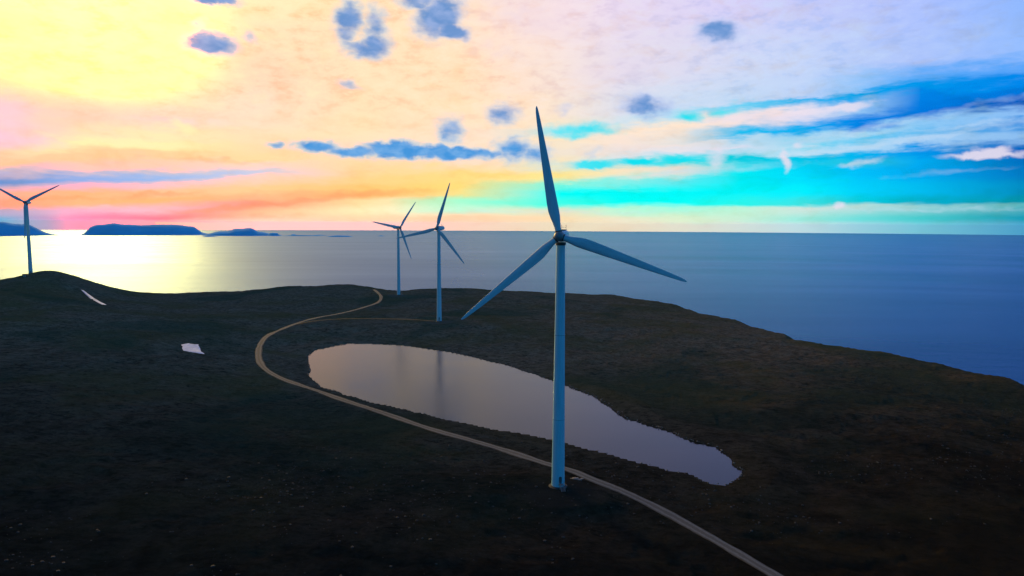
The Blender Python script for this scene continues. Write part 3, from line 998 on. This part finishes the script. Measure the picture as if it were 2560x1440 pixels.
def make_blade():
    secs = [(1.1, 1.95, 1.0, 0), (2.6, 1.95, 1.0, 0), (4.2, 2.3, 0.82, 8), (6.2, 3.0, 0.55, 14), (8.2, 3.35, 0.40, 13), (11, 3.3, 0.31, 11), (16, 2.95, 0.26, 8), (22, 2.5, 0.22, 5), (28, 2.05, 0.20, 3),
            (33, 1.65, 0.18, 2), (37, 1.3, 0.17, 1), (40, 0.95, 0.16, 0), (41.4, 0.6, 0.15, 0), (42.0, 0.12, 0.15, 0)]
    m = MB()
    rings = []
    for (r, ch, th_, tw) in secs:
        r = r * 0.96 if r > 3 else r
        af = airfoil(ch, th_)
        w_ = min(1, max(0, (r - 2.6) / 6))
        cs, sn = math.cos(R_(tw)), math.sin(R_(tw))
        ring = []
        for (x_, y_) in af:
            x2 = x_ - 0.16 * ch * w_ + 0.15 * w_
            ring.append((x2 * cs - y_ * sn, x2 * sn + y_ * cs - 0.9 * (r / 42) ** 2, r))
        rings.append(ring)
    m.rings(rings)
    return m


def make_turbine():
    root = bpy.data.objects.new('wind_turbine', None)
    COL.objects.link(root)
    root.empty_display_size = 5
    # tower: three tapered cans with flanges
    prof = [(2.12, -1.5), (2.12, 0.0)]
    H = 77.6

    def rad(z):
        return 2.12 + (1.36 - 2.12) * (z / H) ** 0.95
    for z0, z1 in ((0.0, 22.0), (22.0, 49.0), (49.0, H)):
        for k in range(7):
            z = z0 + (z1 - z0) * k / 6
            prof.append((rad(z) if z > 0 else 2.12, z + 0.001))
        if z1 < H:
            prof += [(rad(z1) + 0.045, z1 + 0.02), (rad(z1) + 0.045, z1 + 0.16), (rad(z1), z1 + 0.18)]
    m = MB()
    m.lathe(prof, 64)
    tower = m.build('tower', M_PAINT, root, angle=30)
    for zj in (22.0, 49.0):
        m = MB()
        m.lathe([(rad(zj) + 0.01, zj - 0.06), (rad(zj) + 0.05, zj - 0.05), (rad(zj) + 0.05, zj + 0.015), (rad(zj) + 0.01, zj + 0.018)], 64)
        m.build('flange_seam', M_DARK, tower)
    # door on the camera-right side with a landing and steps
    ad = R_(-62)
    dx, dy = math.cos(ad), math.sin(ad)
    tx_, ty_ = -dy, dx

    def P3(o, s_, z):
        return (dx * o + tx_ * s_, dy * o + ty_ * s_, z)
    m = MB()
    rings = []
    for o in (1.9, 2.24):
        ring = []
        for k in range(20):
            a = 2 * PI * k / 20
            ring.append(P3(o, 0.45 * math.copysign(abs(math.cos(a)) ** 0.5, math.cos(a)), 2.6 + 1.1 * math.copysign(abs(math.sin(a)) ** 0.45, math.sin(a))))
        rings.append(ring)
    m.rings(rings)
    door = m.build('door', M_DOOR, tower)
    m = MB()
    m.bar(P3(2.3, 0.28, 2.45), P3(2.3, 0.28, 2.8), 0.03)
    m2 = MB()

    def pbox(m_, o0, o1, s0, s1, z0, z1):
        v = [P3(o, s_, z) for z in (z0, z1) for s_ in (s0, s1) for o in (o0, o1)]
        m_.add(v, [(0, 2, 3, 1), (4, 5, 7, 6), (0, 1, 5, 4), (2, 6, 7, 3), (0, 4, 6, 2), (1, 3, 7, 5)])
    pbox(m2, 2.1, 3.5, -0.7, 0.7, 1.38, 1.46)
    for k in range(6):
        pbox(m2, 3.5 + k * 0.28, 3.78 + k * 0.28, -0.6, 0.6, 1.18 - k * 0.22, 1.22 - k * 0.22)
    for s_ in (-0.65, 0.65):
        m2.bar(P3(3.45, s_, 0.0), P3(3.45, s_, 2.45), 0.04)
        m2.bar(P3(2.3, s_, 2.45), P3(3.45, s_, 2.45), 0.035)
        m2.bar(P3(3.45, s_, 2.45), P3(5.1, s_, 1.1), 0.035)
        m2.bar(P3(5.1, s_, 1.1), P3(5.1, s_, -0.1), 0.035)
        m2.bar(P3(3.45, s_, 1.35), P3(5.2, s_, -0.05), 0.06)
    m2.build('steps', M_STEEL, root)
    # concrete plinth
    m = MB()
    m.lathe([(3.0, -2.0), (3.0, -0.06), (2.9, 0.05), (2.5, 0.10), (2.42, 0.24), (2.13, 0.25)], 48)
    m.build('foundation', M_CONC, root)
    # nacelle: rounded box lofted along the axis (local -Y is the wind side)
    m = MB()
    rings = []
    for (y, w, hb, ht, e) in [(-2.3, 1.15, 1.15, 1.15, 2.0), (-2.2, 1.42, 1.42, 1.42, 2.2), (-1.5, 1.55, 1.60, 1.60, 2.8), (-0.2, 1.68, 1.78, 1.75, 3.6), (3.0, 1.70, 1.82, 1.82, 4.0), (6.0, 1.66, 1.60, 1.80, 4.0),
                              (7.6, 1.52, 1.10, 1.66, 3.6), (8.2, 1.30, 0.75, 1.40, 3.0), (8.35, 1.05, 0.55, 1.15, 2.6)]:
        ring = []
        for j in range(40):
            a = 2 * PI * j / 40
            ca, sa = math.cos(a), math.sin(a)
            x_ = w * math.copysign(abs(ca) ** (2 / e), ca)
            z_ = (ht if sa > 0 else hb) * math.copysign(abs(sa) ** (2 / e), sa)
            ring.append((x_, y, HUB_H + z_))
        rings.append(ring)
    m.rings(rings)
    nac = m.build('nacelle', M_PAINT, root, angle=35)
    m = MB()
    m.box((0, 2.6, HUB_H + 1.92), (2.3, 4.8, 0.22))
    m.box((0, 0.0, HUB_H + 1.86), (1.7, 1.2, 0.26))
    m.build('roof_hatch', M_DARK, nac, smooth=False)
    m = MB()
    for x_ in (-0.75, 0.75):
        m.bar((x_, 6.4, HUB_H + 1.6), (x_, 6.4, HUB_H + 3.3), 0.05)
        m.box((x_, 6.4, HUB_H + 3.35), (0.28, 0.28, 0.12))
    m.bar((-0.75, 6.4, HUB_H + 2.7), (0.75, 6.4, HUB_H + 2.7), 0.04)
    m.build('mast', M_STEEL, nac)
    m = MB()
    m.lathe([(1.62, -0.5), (1.62, 0.45)], 40, o=(0, 0, HUB_H - 2.35))
    m.build('yaw_collar', M_DARK, root)
    # hub
    hub_o = (0, -3.6, HUB_H)
    m = MB()
    m.lathe([(1.30, -1.15), (1.50, -1.0), (1.62, -0.2), (1.58, 0.5), (1.38, 1.15), (1.02, 1.65), (0.55, 1.95), (0.05, 2.05)], 40, axis='Y')
    hub = m.build('rotor_hub', M_HUB, root, loc=hub_o)
    m = MB()
    m.lathe([(1.28, -1.36), (1.36, -1.34), (1.36, -1.16), (1.28, -1.14)], 40, axis='Y')
    m.build('shaft_seal', M_DARK, hub)
    bl = make_blade()
    col_m = MB()
    col_m.lathe([(1.10, 1.0), (1.12, 1.02), (1.12, 1.62), (1.0, 1.66)], 32)
    blades = []
    bme = None
    for k in range(3):
        if bme is None:
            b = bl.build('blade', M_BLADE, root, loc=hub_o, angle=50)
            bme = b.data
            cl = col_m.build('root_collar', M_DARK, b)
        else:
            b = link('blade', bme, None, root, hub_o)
            c2 = bpy.data.objects.new('root_collar', cl.data)
            COL.objects.link(c2)
            c2.parent = b
        b.rotation_mode = 'YXZ'
        blades.append(b)
    return root


def copy_tree(o, parent=None):
    c = o.copy()
    COL.objects.link(c)
    c.parent = parent
    for ch in list(o.children):
        copy_tree(ch, c)
    return c


proto = make_turbine()
# yaw in degrees (positive turns the rotor to the viewer's right), first blade's clock angle, label
TURB = [(-12, -11.2, 'largest and nearest white wind turbine, standing between the pond and the foreground'),
        (-22, 17.0, 'wind turbine on the plain just behind the far shore of the pond'),
        (48, 39.5, 'small distant wind turbine turned sideways on the far rim beside the track end'),
        (12, 61.0, 'wind turbine on the hilltop at the left, backlit in front of the glittering sea')]
protos = [proto] + [copy_tree(proto) for _ in range(3)]
for o_, s_, (yaw, clk, lab) in zip(protos, SITES, TURB):
    o_.location = (float(s_[0]), float(s_[1]), float(gz(s_[0], s_[1])) + 0.05 if o_ is not proto else float(s_[2]))
    o_.rotation_euler = (0, 0, R_(yaw))
    tag(o_, lab, 'wind turbine', 'wind turbines of the wind farm')
    k = 0
    for ch in o_.children:
        if ch.name.startswith('blade'):
            ch.rotation_mode = 'YXZ'
            ch.rotation_euler = (R_(-4.0), R_(clk + 120 * k), 0)
            k += 1

# ------------------------------------------------------------------ transformer kiosk beside the hilltop turbine
q = hit(62, 691)
root = bpy.data.objects.new('transformer_kiosk', None)
COL.objects.link(root)
root.location = (q[0], q[1], gz(q[0], q[1]))
root.rotation_euler = (0, 0, 0.5)
m = MB()
m.box((0, 0, 1.2), (4.2, 2.8, 2.9))
m.build('wall', M_HUT, root, smooth=False)
m = MB()
m.add([(-2.4, -1.7, 2.66), (2.4, -1.7, 2.66), (2.4, 1.7, 2.66), (-2.4, 1.7, 2.66), (-2.4, 0, 3.25), (2.4, 0, 3.25)], [(0, 1, 5, 4), (2, 3, 4, 5), (0, 4, 3), (1, 2, 5), (0, 3, 2, 1)])
m.build('roof', M_DARK, root, smooth=False)
m = MB()
m.box((-0.7, -1.43, 1.15), (1.0, 0.06, 2.1))
m.box((0.7, -1.43, 1.15), (1.0, 0.06, 2.1))
m.build('door', M_STEEL, root, smooth=False)
tag(root, 'small dark transformer kiosk on the hilltop, just left of the tower foot there', 'kiosk')


# ------------------------------------------------------------------ stones
def stone(seed, r=1.0):
    rs = random.Random(seed)
    bm = bmesh.new()
    bmesh.ops.create_icosphere(bm, subdivisions=1, radius=r)
    for v in bm.verts:
        v.co *= rs.uniform(0.72, 1.15)
        v.co.z *= 0.6
    V_ = [tuple(v.co) for v in bm.verts]
    F_ = [tuple(v.index for v in f.verts) for f in bm.faces]
    bm.free()
    return np.array(V_), np.array(F_)


kinds = [stone(i) for i in range(8)]


def scatter(name, pts, sizes, mat, sink=0.25):
    VV, FF = [], []
    b = 0
    zz = ground(pts[:, 0], pts[:, 1])
    for i in range(len(pts)):
        v, f = kinds[i % 8]
        a = rng.uniform(0, 6.28)
        ca, sa = math.cos(a), math.sin(a)
        s_ = sizes[i]
        w = np.stack([v[:, 0] * ca - v[:, 1] * sa, (v[:, 0] * sa + v[:, 1] * ca) * rng.uniform(0.6, 1), v[:, 2]], 1) * s_
        w += np.array([pts[i, 0], pts[i, 1], zz[i] + s_ * (0.5 - sink) * 0.6])
        VV.append(w)
        FF.append(f + b)
        b += len(v)
    me_ = mesh(name, np.concatenate(VV), np.concatenate(FF), smooth=False)
    return link(name, me_, mat)


M_STONE = mat_simple('lichened_stone', (0.04, 0.038, 0.036), 0.9, 0, 0.45, 0.4)
M_SHORE = mat_simple('wet_shore_stone', (0.14, 0.13, 0.12), 0.7, 0, 0.4, 0.4)
# scattered stones of the near slope
cand = np.stack([rng.uniform(-260, 330, 30000), rng.uniform(95, 520, 30000)], 1)
dens = fbm(cand[:, 0], cand[:, 1], 40, 4, 77) + 0.30 - 0.0009 * cand[:, 1]
ok = (dens > rng.uniform(0.05, 0.65, len(cand)))
ok &= (sdist(pond, cand[:, 0], cand[:, 1]) < -4) & (polydist(road, cand[:, 0], cand[:, 1]) > 3.4) & (sdist(RIM, cand[:, 0], cand[:, 1]) > 4)
cand = cand[ok][:7000]
sizes = 0.10 + 0.40 * rng.random(len(cand)) ** 4 + 0.0003 * cand[:, 1]
tag(scatter('scattered_stones', cand, sizes, M_STONE), 'countless small grey stones strewn through the dark heath', 'stones', kind='stuff')
# stony edge of the pond, mostly on its right bank
sh = []
for i in range(nP):
    a, b = pond[i][:2], pond[(i + 1) % nP][:2]
    L_ = np.linalg.norm(b - a)
    right = 18 <= i <= 42
    left = i > 62
    for k in range(int(L_ * (2.2 if right else (1.6 if left else 0.7)))):
        sh.append(a + (b - a) * rng.random() + rng.normal(0, 0.8 if right else 0.45, 2))
sh = np.array(sh)
tag(scatter('shore_stones', sh, 0.10 + 0.38 * rng.random(len(sh)) ** 3, M_SHORE), 'pale wet stones lining the edge of the pond', 'stones', kind='stuff')
# the pale slab beside the track
q = hit(1437, 1201)
m = MB()
for i, (dx_, dy_, s_) in enumerate([(0, 0, 1.0), (1.5, -0.5, 0.7), (2.4, 0.3, 0.5), (-1.0, 0.4, 0.45), (0.9, 0.9, 0.5)]):
    v, f = kinds[i]
    m.add([(a_[0] * s_ * 1.3 + dx_, a_[1] * s_ + dy_, a_[2] * s_ * 0.7 + 0.25 * s_) for a_ in v], [tuple(g) for g in f])
st = m.build('rubble_heap', M_SHORE, None, loc=(q[0], q[1], gz(q[0], q[1])), smooth=False)
tag(st, 'low heap of pale rubble beside the track at the nearest tower foot', 'rubble')

# ------------------------------------------------------------------ islands on the horizon
M_ROCK, t, p = material('haze_tinted_island_rock')
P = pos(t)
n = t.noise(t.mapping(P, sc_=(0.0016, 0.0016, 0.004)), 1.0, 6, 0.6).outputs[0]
t.put(p.inputs['Base Color'], t.mix(t.mr(n, 0.35, 0.65), (0.005, 0.34, 0.80), (0.008, 0.42, 0.95)))  # blue of the distant haze painted into the rock colour
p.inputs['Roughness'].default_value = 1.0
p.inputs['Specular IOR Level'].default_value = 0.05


def sea_point(u, v):
    d = ray(u, v)
    # meet the round sea
    lo, hi = 100.0, 62000.0
    best = None
    ts = np.geomspace(500, 80000, 4000)
    P_ = CAM_LOC[None] + d[None] * ts[:, None]
    g = P_[:, 2] + (P_[:, 0] ** 2 + P_[:, 1] ** 2) / (2 * EARTH)
    k = int(np.argmax(g < 0)) if (g < 0).any() else int(np.argmin(g))
    return P_[k]


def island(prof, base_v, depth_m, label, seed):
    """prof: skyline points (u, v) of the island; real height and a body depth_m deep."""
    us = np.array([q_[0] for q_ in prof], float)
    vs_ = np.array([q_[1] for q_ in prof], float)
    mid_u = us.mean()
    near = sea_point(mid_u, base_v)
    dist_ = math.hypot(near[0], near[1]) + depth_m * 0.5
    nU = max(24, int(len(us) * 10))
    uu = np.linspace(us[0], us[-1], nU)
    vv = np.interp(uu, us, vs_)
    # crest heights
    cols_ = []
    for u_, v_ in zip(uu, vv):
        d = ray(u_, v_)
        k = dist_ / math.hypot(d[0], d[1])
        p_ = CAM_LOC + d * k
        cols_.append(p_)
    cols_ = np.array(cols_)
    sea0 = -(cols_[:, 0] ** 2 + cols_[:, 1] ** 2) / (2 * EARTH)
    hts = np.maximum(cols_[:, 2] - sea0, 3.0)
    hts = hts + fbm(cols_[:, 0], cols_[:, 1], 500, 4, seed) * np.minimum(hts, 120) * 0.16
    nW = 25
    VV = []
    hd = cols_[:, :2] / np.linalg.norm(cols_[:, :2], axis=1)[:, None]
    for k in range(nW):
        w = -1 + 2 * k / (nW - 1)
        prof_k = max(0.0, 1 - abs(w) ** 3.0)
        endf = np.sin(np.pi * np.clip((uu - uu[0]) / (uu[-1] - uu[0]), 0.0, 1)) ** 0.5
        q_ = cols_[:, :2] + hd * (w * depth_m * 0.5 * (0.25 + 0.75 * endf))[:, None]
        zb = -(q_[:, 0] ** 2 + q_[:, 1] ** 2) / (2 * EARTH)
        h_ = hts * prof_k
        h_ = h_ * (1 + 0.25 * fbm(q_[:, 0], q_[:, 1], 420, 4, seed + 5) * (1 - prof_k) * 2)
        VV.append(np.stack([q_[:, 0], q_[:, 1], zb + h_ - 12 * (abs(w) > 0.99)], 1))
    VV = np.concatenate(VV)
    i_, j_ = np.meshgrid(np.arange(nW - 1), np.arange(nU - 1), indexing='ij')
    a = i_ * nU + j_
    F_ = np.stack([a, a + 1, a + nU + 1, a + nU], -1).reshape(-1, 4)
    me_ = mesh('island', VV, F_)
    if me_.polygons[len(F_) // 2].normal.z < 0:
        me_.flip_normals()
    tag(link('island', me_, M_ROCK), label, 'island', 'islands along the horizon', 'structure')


island([(-260, 588), (-200, 570), (-130, 560), (-60, 556), (0, 555), (10, 555.5), (30, 559), (48, 560), (75, 562), (95, 572), (115, 581), (130, 585), (146, 588)], 590, 2600, 'dark blue island running out of the left edge behind the hilltop turbine', 1)
island([(203, 586.5), (210, 583), (218, 575), (227, 566), (242, 562), (262, 561), (285, 558.2), (305, 561.5), (330, 562), (355, 563.5), (385, 562), (410, 561.5), (445, 562), (470, 565.5), (484, 567), (495, 574), (504, 581), (516, 583.5), (530, 585)], 588.5, 2600,
       'long flat topped blue island with steep ends on the horizon', 2)
island([(505, 587), (522, 584), (534, 580), (548, 577.2), (570, 577), (578, 574), (586, 571.5), (608, 571), (624, 569.5), (633, 571.5), (643, 578), (655, 579.5), (670, 583), (690, 585), (705, 588)], 590, 2200,
       'lower humped blue island right of the long flat topped one', 3)
for (a, b, top_, bv, dep, lab) in [(668, 700, 582, 590, 900, 'low skerry touching the right foot of the humped island'), (726, 742, 585.4, 588.5, 500, 'tiny skerry with a twin bump, first past the humped island'),
                                   (700, 812, 587.6, 590.3, 500, 'long thin low skerry lying past the humped island'), (782, 822, 586.6, 588.6, 500, 'short low skerry above the right end of the long thin one'),
                                   (815, 884, 588.3, 592.3, 600, 'rightmost long dark skerry, flat and lens shaped'), (944, 962, 588.4, 590.5, 400, 'tiny lone skerry just left of the far turbine'),
                                   (504, 545, 589.5, 592.4, 300, 'thin low skerry in front of the gap between the islands')]:
    c_ = (a + b) / 2
    island([(a, bv), (a + (b - a) * 0.2, top_ + 0.8), (a + (b - a) * 0.4, top_), (a + (b - a) * 0.6, top_ + 0.4), (a + (b - a) * 0.8, top_ + 0.9), (b, bv)], bv, dep, lab, int(a))

if False:
    bpy.context.view_layer.update()
    for o_ in protos:
        for ch in o_.children:
            if ch.name.startswith('blade'):
                print('TIP', o_.name, [round(q_) for q_ in proj(ch.matrix_world @ Vector((0, 0, 42)))], [round(q_) for q_ in proj(ch.matrix_world.translation)])

# ------------------------------------------------------------------ sea air
m = MB()
m.box((0, 0, 25), (137000, 137000, 850))
M_HAZE = bpy.data.materials.new('haze_air')
M_HAZE.use_nodes = True
t = NT(M_HAZE.node_tree)
pv = t.new('ShaderNodeVolumePrincipled')
pv.inputs['Color'].default_value = (0.06, 0.50, 1.0, 1)
pv.inputs['Density'].default_value = HZ_DENS
pv.inputs['Anisotropy'].default_value = 0.0
oo = t.new('ShaderNodeOutputMaterial')
t.l.new(pv.outputs[0], oo.inputs['Volume'])
hz = m.build('haze', M_HAZE, None, smooth=False)
tag(hz, kind='stuff', label='thin blue sea air over the whole headland')
